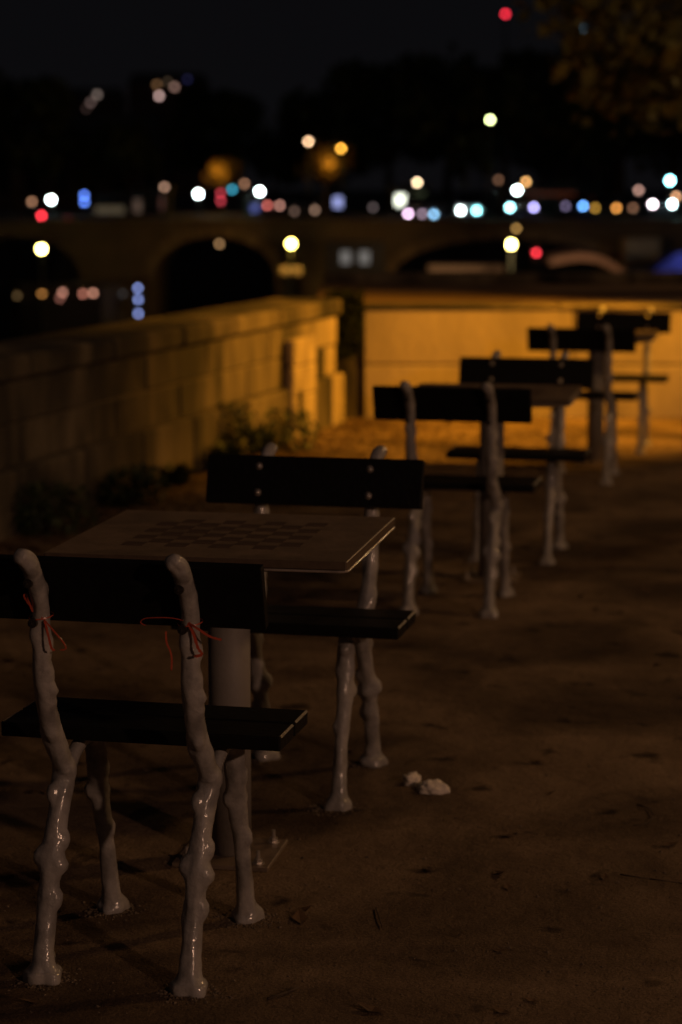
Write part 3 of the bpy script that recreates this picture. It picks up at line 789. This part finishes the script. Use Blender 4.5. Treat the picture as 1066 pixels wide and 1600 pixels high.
def signal(x, y, d, c, L, lab, base=GZ, more=()):
    X, Z = px2(x, y, d); r = empty('traffic_light', W(X, d, base), PSI, lab, 'traffic light', 'signal lights across the river')
    h = Z - base; R = 2.9 * d / 3400
    b = bmesh.new(); cyl(b, (0, .2, 0), (0, .2, h + .3), .06, .05, 8); link('post', b, M['iron'], r)
    b = box(bmesh.new(), -.2, .2, .12, .4, h - .35, h + .35, bevel=.03); link('housing', b, M['iron'], r)
    link('lens', lampmesh(R), emit('sig_%d_%d' % (x, y), c, L), r, (0, 0, h), smooth=True)
    for k, dy in enumerate(more):
        link('lens', lampmesh(R), emit('sig_%d_%d' % (x, y), c, L), r, (0, 0, px2(x, y + dy, d)[1] - base), smooth=True)
signal(65, 337, 140, RD, 8, 'red signal light at the far left over the bridge')
signal(107, 343, 140, (.5, .01, .03), .8, 'very dim red signal light right of the bright red one')
signal(363, 296, 145, TL, 3.2, 'teal signal light beside the lit orange tree')
signal(838, 395, 103, RD, 6, 'red signal light under the right-hand arch', base=-5.0)
signal(132, 316, 145, (.12, .26, 1), 5, 'blue double sign light next to the left white street lamp', more=(-11,))
signal(6, 346, 140, (.2, .25, .6), .7, 'faint blue signal light at the very left edge')
signal(216, 468, 99, (.28, .36, .8), 3.2, 'river signal post with three pale blue lights in a column', base=-5.0, more=(-18, 22))
signal(345, 314, 146, (1, .08, .12), 1.8, 'dull red double signal light below the lit orange tree', more=(-12,))
signal(460, 330, 146, (.5, .3, .22), .9, 'faint brown light between the bridge lamps at mid-left')
signal(583, 324, 146, (.4, .3, .3), .9, 'faint grey light left of the bright shop window')

# cars on the far quay
def car(x, y, d, m, lights, lab, L=22, kind='headlight'):
    X, Z = px2(x, y, d); r = empty('parked_car' if kind == 'tail' else 'car', W(X, d, GZ), PSI, lab, 'car', 'cars on the far quay road')
    hw = .88
    b = bmesh.new(); box(b, -hw, hw, 0, 4.2, .25, .85, bevel=.12, segs=2); link('body', b, m, r, smooth=False)
    b = bmesh.new()
    v0 = [(-.8, .9, .84), (.8, .9, .84), (.8, 3.9, .84), (-.8, 3.9, .84)]; v1 = [(-.62, 1.6, 1.42), (.62, 1.6, 1.42), (.62, 3.3, 1.42), (-.62, 3.3, 1.42)]
    vs = [b.verts.new(p) for p in v0 + v1]
    for f in ((3, 2, 1, 0), (4, 5, 6, 7), (0, 1, 5, 4), (1, 2, 6, 5), (2, 3, 7, 6), (3, 0, 4, 7)): b.faces.new([vs[i] for i in f])
    link('cabin', b, M['glass'], r)
    for sx in (-1, 1):
        for y0 in (.75, 3.4):
            b = cyl(bmesh.new(), (sx * .74, y0, .32), (sx * .92, y0, .32), .32, seg=16); link('wheel', b, M['rubber'], r)
    h = Z - GZ
    for (dx, c, l) in lights:
        b = ball(bmesh.new(), (0, 0, 0), 2.9 * d / 3400, 3, (1, .5, 1))
        link('headlight' if kind != 'tail' else 'tail_light', b, emit('car_%d_%d' % (x + dx, y), c, l), r, (dx * d / 3400, -.06, h), smooth=True)
car(649, 334, 148, M['car_b'], [(-11, (.95, .62, .9), 9), (11, (.6, .42, .55), 2.5)], 'dark car with pinkish headlights nearest the bright shop window')
car(678, 335, 148, M['car_a'], [(0, (.30, .62, .95), 6)], 'grey scooter-sized car with a single blue headlight')
car(733, 329, 148, M['car_c'], [(-13, WH, 26), (12, (.35, .95, 1), 16)], 'white car with one white and one cyan headlight')
car(816, 324, 148, M['car_a'], [(-19, (.4, .95, 1), 20), (18, (.5, .45, 1), 9)], 'grey car with cyan and lavender headlights')
car(900, 322, 148, M['car_b'], [(-16, (.35, .28, .5), 1.6), (11, (.15, .42, 1), 9)], 'dark car with a faint purple and a blue headlight')
car(947, 325, 148, M['car_b'], [(-17, (.8, .42, .06), 2.4), (16, (1, .40, .08), 4.6)], 'dark car with brown and orange lights')
car(1035, 319, 148, M['car_a'], [(-15, (1, .85, .9), 18), (15, (.7, 1, 1), 26)], 'grey car with two bright white headlights at the right edge')
car(427, 321, 148, M['car_b'], [(-9, (1, .22, .18), 2.8), (10, (.9, .42, .32), 2.4)], 'dark car with dull red rear lights left of centre', kind='tail')
car(989, 325, 148, M['car_b'], [(0, BR, 1.2)], 'dark car with one faint brown light at the right')
car(476, 328, 148, M['car_a'], [(-16, (.5, .28, .2), .9), (16, (.7, .42, .28), 1.5)], 'grey car with faint brown lights at mid-left')

# lit shop windows / kiosks on the far pavement
def kiosk(x, y, d, w, h, c, L, lab):
    X, Z = px2(x, y, d); r = empty('kiosk', W(X, d, GZ), PSI, lab, 'kiosk', 'lit kiosks and shop fronts across the river')
    zc = Z - GZ; b = bmesh.new(); box(b, -w / 2 - .25, w / 2 + .25, 0, 2.5, 0, zc + h / 2 + .45); link('wall', b, M['iron'], r)
    b = bmesh.new(); box(b, -w / 2 - .4, w / 2 + .4, -.3, 2.7, zc + h / 2 + .45, zc + h / 2 + .62); link('roof', b, M['roof'], r)
    b = bmesh.new(); box(b, -w / 2, w / 2, -.04, 0, zc - h / 2, zc + h / 2); link('window', b, emit('kiosk_%d' % x, c, L), r)
kiosk(626, 313, 152, .62, .72, (.95, 1, .82), 2.2, 'kiosk with a bright white window right of centre')
kiosk(528, 316, 152, .55, .70, (.34, .38, .75), .9, 'kiosk with a bluish-white window near centre')
kiosk(655, 311, 153, .8, .9, (.25, .3, .16), .12, 'kiosk with a dim green window behind the white one')
kiosk(172, 328, 152, 2.0, .5, (.4, .3, .18), .12, 'long kiosk with a dim beige window at the left')
kiosk(402, 325, 152, .8, .45, (.14, .17, .55), .5, 'kiosk with a dim blue window left of centre')
kiosk(215, 322, 152, .5, .9, (.4, .25, .18), .14, 'narrow kiosk with a dim brownish window at the left')
kiosk(255, 318, 153, .4, 1.0, (.35, .14, .1), .12, 'narrow kiosk with a dim reddish window at the left')
kiosk(860, 303, 156, 3.6, .25, (.5, .13, .06), .06, 'wide kiosk with a faint red awning light at the right')

# ------------------------------------------------------------------ boats
def barge(xa, xb, ytop, d, lab, ports=(), pc=BR, roof=None, extra=None):
    Xa, Zt = px2(xa, ytop, d); Xb, _ = px2(xb, ytop, d); L = Xb - Xa
    r = empty('barge', W(Xa, d, -5.0), PSI, lab, 'boat', 'barges moored by the bridge')
    h = Zt + 5.0
    b = bmesh.new()
    pr = [(0, 1.4), (.6, .35), (1.6, 0), (L - 1.2, 0), (L - .3, .5), (L, 1.5)]
    lo = [b.verts.new((x, y + .12, -.3)) for x, y in pr] + [b.verts.new((x, 3.6 - y - .12, -.3)) for x, y in pr[::-1]]
    hi = [b.verts.new((x, y, h)) for x, y in pr] + [b.verts.new((x, 3.6 - y, h)) for x, y in pr[::-1]]
    n = len(lo); b.faces.new(lo[::-1]); b.faces.new(hi)
    for j in range(n): b.faces.new((lo[j], lo[(j + 1) % n], hi[(j + 1) % n], hi[j]))
    link('hull', b, M['hull'], r)
    for (x, y, c, l) in ports:
        Xp, Zp = px2(x, y, d); b = ball(bmesh.new(), (0, 0, 0), 2.9 * d / 3400, 3, (1, .5, 1))
        link('porthole', b, emit('port_%d_%d' % (x, y), c, l), r, (Xp - Xa, -.02, Zp + 5.0), smooth=True)
    if roof:
        ra, rb, ry, rh, m = roof; X0, Z0 = px2(ra, ry, d); X1, _ = px2(rb, ry, d)
        b = bmesh.new(); box(b, X0 - Xa, X1 - Xa, .5, 3.0, h + .001, Z0 + 5.0, bevel=.03); link('deckhouse', b, m, r)
        b = bmesh.new(); box(b, X0 - Xa - .15, X1 - Xa + .15, .35, 3.15, Z0 + 5.0, Z0 + 5.0 + rh, bevel=.02); link('deckhouse_roof', b, M['deck'], r)
    return r, Xa, h
barge(8, 200, 446, 100, 'long dark barge at the left with a row of dim orange portholes',
      ports=[(66, 459, (1, .42, .1), 1.8), (98, 457, (.9, .4, .28), 2.0), (94, 466, (.8, .3, .22), .9), (130, 459, (.9, .32, .22), 1.8), (146, 458, (1, .45, .3), 2.2), (27, 462, (.5, .3, .12), .6), (192, 459, (.2, .2, .22), .35)])
barge(610, 905, 436, 92, 'dark barge with a pale pinkish deckhouse roof under the right arch', roof=(676, 783, 431, .42, M['hull']))
# curved tarpaulin hoop on another boat
tb, Xa, h = barge(870, 1000, 440, 90, 'small covered boat under a curved pale pink tarpaulin hood')
b = bmesh.new(); cx0, z0 = px2(880, 400, 90); V, F = [], []
arc = [(862, 404), (885, 399), (910, 396), (935, 399), (955, 408), (970, 418), (985, 430)]
for i, (ax, ay) in enumerate(arc):
    X, Z = px2(ax, ay, 90); 
    for yy, dz in ((.3, 0), (3.0, .1), (3.0, -.25), (.3, -.30)): V.append((X - Xa, yy, Z + 5.0 + dz))
for i in range(len(arc) - 1):
    for j in range(4): F.append((4 * i + j, 4 * i + (j + 1) % 4, 4 * i + 4 + (j + 1) % 4, 4 * i + 4 + j))
F += [(3, 2, 1, 0), tuple(4 * (len(arc) - 1) + j for j in range(4))]
link('tarpaulin_hood', (V, F), M['tarp'], tb)
# houseboat with two pale windows
X, Z = px2(555, 402, 97)
hb = empty('houseboat', W(X, 97, -5.0), PSI, 'low houseboat with two pale grey windows left of the far wall', 'boat')
b = bmesh.new(); box(b, -1.6, 1.6, 0, 3, -.3, 1.6, bevel=.15); link('hull', b, M['hull'], hb)
b = bmesh.new(); box(b, -1.3, 1.3, .4, 2.8, 1.6, Z + 5.0 + .65); link('cabin', b, M['hull'], hb)
for dx in (-.42, .42):
    b = bmesh.new(); box(b, dx - .22, dx + .22, .36, .4, Z + 4.70, Z + 5.26); link('window', b, emit('houseboat_window', (.85, .8, .75), .12), hb)
# blue tent
X, Z = px2(1062, 424, 96); bt = empty('tent', W(X, 96, Z), PSI, 'bright blue tarpaulin tent at the right edge beyond the wall', 'tent')
bmt = bmesh.new(); hh = 1.05
vs = [bmt.verts.new(p) for p in ((-1.2, 0, 0), (2.4, 0, 0), (2.4, 2.4, 0), (-1.2, 2.4, 0), (-.2, 0, hh * .7), (2.0, 0, hh), (2.0, 2.4, hh), (-.2, 2.4, hh * .7))]
for f in ((3, 2, 1, 0), (4, 5, 6, 7), (0, 1, 5, 4), (1, 2, 6, 5), (2, 3, 7, 6), (3, 0, 4, 7)): bmt.faces.new([vs[i] for i in f])
link('canopy', bmt, M['bluetarp'], bt)
tl = empty('added_tent_lamp', W(px2(1100, 424, 96)[0], 94.6, Z), PSI, 'small cool white lamp added out of view to brighten the blue tent', 'lantern')  # unseen lamp, made up to light the tent
b = bmesh.new(); cyl(b, (0, 0, 0), (0, 0, 1.0), .03, .02, 8); link('post', b, M['iron'], tl)
b = ball(bmesh.new(), (0, 0, 1.08), .07, 2); link('bulb', b, emit('tent_bulb', (.7, .8, 1), 3), tl)
l = bpy.data.lights.new('tent_light', 'POINT'); l.energy = 55; l.color = (.7, .8, 1); l.shadow_soft_size = .08
lo = bpy.data.objects.new('tent_light', l); C.objects.link(lo); lo.parent = tl; lo.location = (-.2, -.2, 1.1)
# mooring quay carrying the tent, with its lit abutment
X0, _ = px2(985, 400, 96); b = bmesh.new(); box(b, 0, 30, -.5, 8, -6.4, Z)
tag(link('mooring_quay', b, M['quay'], loc=W(X0, 96, 0), rz=PSI), kind='structure')
X0, Zt = px2(978, 372, 102); X1, _ = px2(1032, 372, 102)
ab = empty('abutment', W(X0, 102, -5), PSI, 'orange-lit stone abutment at the right end of the bridge', 'abutment')
for k in range(6):
    b = bmesh.new(); hz = (Zt + 5) / 6; box(b, 0, X1 - X0, 0, 2.0, k * hz + .01, (k + 1) * hz - .01, bevel=.03); link('stone_block', b, M['pale'], ab)
ql = bpy.data.lights.new('abutment_light', 'POINT'); ql.energy = 55; ql.color = SOD; ql.shadow_soft_size = .15
rl = empty('wall_lantern', W((X0 + X1) / 2 + .2, 99.6, -3.3), PSI, 'small sodium lantern below the orange-lit abutment', 'lamp')
b = ball(bmesh.new(), (0, 0, 0), .06, 2); link('bulb', b, emit('lantern_bulb', SOD, 1.0), rl)
b = bmesh.new(); cyl(b, (0, 0, -1.7), (0, 0, -.06), .04, .03, 8); link('post', b, M['iron'], rl)
lo = bpy.data.objects.new('abutment_light', ql); C.objects.link(lo); lo.parent = rl; lo.location = (0, -.2, .1)

# ------------------------------------------------------------------ buildings and far lights
def building(xc, d, w, h, dep, lab, wins=(), rows_=4, cols_=6):
    r = empty('building', W(xc, d, GZ), PSI, lab, 'building')
    b = bmesh.new(); box(b, -w / 2, w / 2, 0, dep, 0, h); link('wall', b, M['facade'], r)
    b = bmesh.new(); v0 = [(-w / 2 - .3, -.3), (w / 2 + .3, -.3), (w / 2 + .3, dep + .3), (-w / 2 - .3, dep + .3)]
    lo_ = [b.verts.new((x, y, h + .002)) for x, y in v0]; up_ = [b.verts.new((x * .86, dep / 2 + (y - dep / 2) * .7, h + 3)) for x, y in v0]
    b.faces.new(lo_[::-1]); b.faces.new(up_)
    for j in range(4): b.faces.new((lo_[j], lo_[(j + 1) % 4], up_[(j + 1) % 4], up_[j]))
    link('roof', b, M['roof'], r)
    wb = box(bmesh.new(), -.5, .5, -.06, -.001, 0, 1.7); me = bpy.data.meshes.new('window'); wb.to_mesh(me); wb.free(); me.materials.append(M['darkpane'])
    for i in range(rows_):
        for j in range(cols_):
            share('window', me, r, (-w / 2 + w * (j + .5) / cols_, 0, 1.5 + i * (h - 1.2) / rows_))
    for (x, y, c, l) in wins:
        X, Z = px2(x, y, d - .1); b = ball(bmesh.new(), (0, 0, 0), 2.9 * d / 3400, 3, (1, .3, 1))
        link('lit_window', b, emit('win_%d_%d' % (x, y), c, l), r, (X - xc, -.12, Z - GZ), smooth=True)
building(21.5, 195, 7, 5.2, 8, 'dark reddish stone building behind the trees at the right')
building(-24, 200, 16, 5.5, 8, 'dark stone building behind the left-hand trees')
X, Z = px2(145, 160, 600)
building(X, 600, 16, 26, 12, 'distant dark tower block with three dim pinkish lit windows', wins=[(152, 148, (.6, .45, .38), .95), (142, 160, (.42, .28, .25), .8), (135, 170, (.25, .15, .13), .35)], rows_=6, cols_=5)
X, Z = px2(262, 140, 620)
building(X, 620, 22, 31, 12, 'distant dark tower block with a cluster of five pinkish lit windows', wins=[(249, 150, (.85, .55, .5), 2.6), (273, 136, (.6, .35, .28), 1.3), (245, 132, (.55, .28, .12), .9), (262, 128, (.3, .2, .12), .5), (293, 124, (.1, .1, .35), .3)], rows_=6, cols_=6)
def mast(x, y, d, c, L, lab):
    X, Z = px2(x, y, d); r = empty('mast', W(X, d, GZ), PSI, lab, 'mast', 'tall masts with warning lights'); h = Z - GZ
    b = bmesh.new()
    for sx, sy in ((-1, -1), (1, -1), (1, 1), (-1, 1)): cyl(b, (sx * .8, sy * .8, 0), (sx * .15, sy * .15, h - .4), .06, .05, 5)
    for k in range(1, 12):
        z = h * k / 12; w = .8 - .65 * k / 12
        cyl(b, (-w, -w, z), (w, -w, z + h / 14), .03, seg=4); cyl(b, (w, w, z), (-w, w, z + h / 14), .03, seg=4)
    link('lattice', b, M['iron'], r); link('beacon', lampmesh(2.9 * d / 3400), emit('mast_%d' % x, c, L), r, (0, 0, h), smooth=True)
mast(790, 22, 400, (1, .03, .06), 5, 'tall lattice mast with a red beacon at the top of the picture')
mast(753, 112, 420, (.05, .12, .25), 1.2, 'lattice mast with a very faint blue light above the trees')
mast(912, 44, 420, (.12, .2, .25), .9, 'lattice mast with a faint grey-blue light by the tree branches')

# ------------------------------------------------------------------ trees across the river
def crown(n, R, H, leaf, seed):
    g = random.Random(seed); V, F = [], []
    cl = [(Vector((g.uniform(-1, 1), g.uniform(-.8, .8), g.uniform(-.8, 1))), g.uniform(.28, .5)) for _ in range(16)]
    cl = [(c * (.72 / max(c.length, .72)), r) for c, r in cl]
    for i in range(n):
        c, r = cl[g.randrange(16)]; d = Vector((g.gauss(0, 1), g.gauss(0, 1), g.gauss(0, 1))).normalized() * r * g.random() ** .35
        p = c + d; p = Vector((p.x * R, p.y * R, p.z * H)); a = Vector((g.gauss(0, 1), g.gauss(0, 1), g.gauss(0, 1))).normalized(); e = a.orthogonal().normalized(); q = a.cross(e)
        s_ = leaf * g.uniform(.6, 1.3); o = len(V)
        V += [tuple(p - e * s_), tuple(p + q * s_ * .6), tuple(p + e * s_), tuple(p - q * s_ * .6)]; F.append((o, o + 1, o + 2, o + 3))
    me = bpy.data.meshes.new('crown'); me.from_pydata(V, [], F); me.update(); return me
CR = [crown(2600, 4.6, 4.4, .42, s) for s in (1, 2, 3)]
for me in CR: me.materials.append(M['leaf'])
CG = crown(2200, 4.2, 3.6, .36, 9); CG.materials.append(M['autumn'])
tb = bmesh.new(); cyl(tb, (0, 0, 0), (.1, 0, 4.4), .32, .2, 10)
for k in range(6):
    a = k * 1.05; cyl(tb, (.1, 0, 3.2 + .2 * k), (2.4 * math.cos(a), 2.2 * math.sin(a), 6.0 + .3 * k), .12, .04, 6)
TM = bpy.data.meshes.new('trunk'); tb.to_mesh(TM); tb.free(); TM.materials.append(M['bark'])
TS = [(20, 105, 168, 0), (120, 190, 172, 1), (200, 185, 170, 2), (335, 128, 172, 0), (430, 190, 176, 1), (520, 130, 175, 2), (610, 78, 172, 0),
      (700, 70, 176, 1), (790, 95, 170, 2), (880, 60, 174, 0), (975, 80, 168, 1), (1060, 60, 172, 2), (-60, 140, 170, 1), (1150, 80, 172, 0)]
words = ['at the far left', 'left of the distant lit windows', 'below the distant lit windows', 'above the lit orange tree', 'in the dip of the skyline',
         'above the two tall lamps', 'left of the high yellow-green lamp', 'behind the high yellow-green lamp', 'right of the high yellow-green lamp',
         'in front of the reddish building', 'right of the reddish building', 'at the right edge of the far bank', 'just beyond the left edge', 'just beyond the right edge']
for (x, y, d, k), wd in zip(TS, words):
    X, Z = px2(x, y, d); h = Z - GZ; r = empty('tree', W(X, d, GZ), rnd.random() * 6, 'dark leafy tree across the river ' + wd, 'tree', 'trees lining the far bank')
    s = h / 10.8
    share('trunk', TM, r, (0, 0, 0), (0, 0, 0), (s, s, s)); share('crown', CR[k], r, (0, 0, 6.4 * s), (0, 0, rnd.random() * 6), (s, s, s))
def lit_tree(x, y, d, sz, lab, pos, power):
    X, Z = px2(x, y, d); r = empty('tree', W(X, d, GZ), 0, lab, 'tree', 'lit trees on the far bank')
    h = Z - GZ; s = sz / 4.2
    share('trunk', TM, r, (0, 0, 0), (0, 0, 0), (s * .7, s * .7, h / 7.0)); share('crown', CG, r, (0, 0, h), (0, 0, 1), (s, s, s))
    l = bpy.data.lights.new('tree_light', 'POINT'); l.energy = power; l.color = (1, .48, .06); l.shadow_soft_size = .3
    lo = bpy.data.objects.new('tree_light', l); C.objects.link(lo); lo.parent = r; lo.location = pos
lit_tree(347, 268, 156, 1.35, 'small tree lit golden from below between two white street lamps', (.1, -2.2, 3.0), 260)
lit_tree(508, 250, 163, 2.1, 'golden tree lit by the tall orange street lamp', (.9, -2.4, 3.6), 130)

# ------------------------------------------------------------------ near tree whose lower leaves hang in at the top right
nt_ = empty('plane_tree', W(5.6, 19.0, .7), 0, 'plane tree at the right whose lamplit lower leaves hang into the top corner', 'tree')
b = bmesh.new(); cyl(b, (0, 0, 0), (-.1, 0, 3.2), .26, .18, 16); cyl(b, (-.1, 0, 3.2), (-.3, .1, 7), .18, .08, 12); link('trunk', b, M['bark'], nt_, smooth=True)
LV_, LF = [], []; bb = bmesh.new(); g = random.Random(21)
def loc_(px, py, d):
    X, Z = px2(px, py, d); w = W(X, d, Z); return w - Vector(W(5.6, 19.0, .7))
tips = []
for _ in range(46):
    px_ = 1066 - abs(g.gauss(0, 120)); py_ = g.uniform(-260, 165) if px_ > 900 else g.uniform(-260, 60)
    if px_ < 820: continue
    tips.append((px_, py_, g.uniform(17.2, 19.5)))
tips += [(955, 150, 17.8), (1030, 160, 18), (985, 60, 17.6), (925, 90, 18.2), (1050, 70, 17.5), (890, 20, 18.6), (1060, 130, 17.4), (985, 20, 17.9)]
for k in range(36): tips.append((g.uniform(1080, 1600), g.uniform(-700, 150), g.uniform(17, 21)))
for (px_, py_, d) in tips:
    t = loc_(px_, py_, d); st = Vector((-.25, .05, 3.4 + g.uniform(0, 3)))
    mid = (st + t) / 2 + Vector((0, 0, .5)); cyl(bb, st, mid, .035, .02, 6); cyl(bb, mid, t, .02, .006, 6)
    for _ in range(26):
        p = t + Vector((g.gauss(0, .16), g.gauss(0, .16), g.gauss(0, .13))); a = Vector((g.gauss(0, 1), g.gauss(0, 1), g.gauss(0, 1) + .6)).normalized(); e = a.orthogonal().normalized(); q = a.cross(e)
        s_ = g.uniform(.05, .10); o = len(LV_)
        LV_ += [tuple(p - e * s_), tuple(p - e * s_ * .2 + q * s_ * .75), tuple(p + e * s_), tuple(p - e * s_ * .2 - q * s_ * .75)]; LF.append((o, o + 1, o + 2, o + 3))
link('branches', bb, M['bark'], nt_); lv = link('foliage', (LV_, LF), M['planeleaf'], nt_)
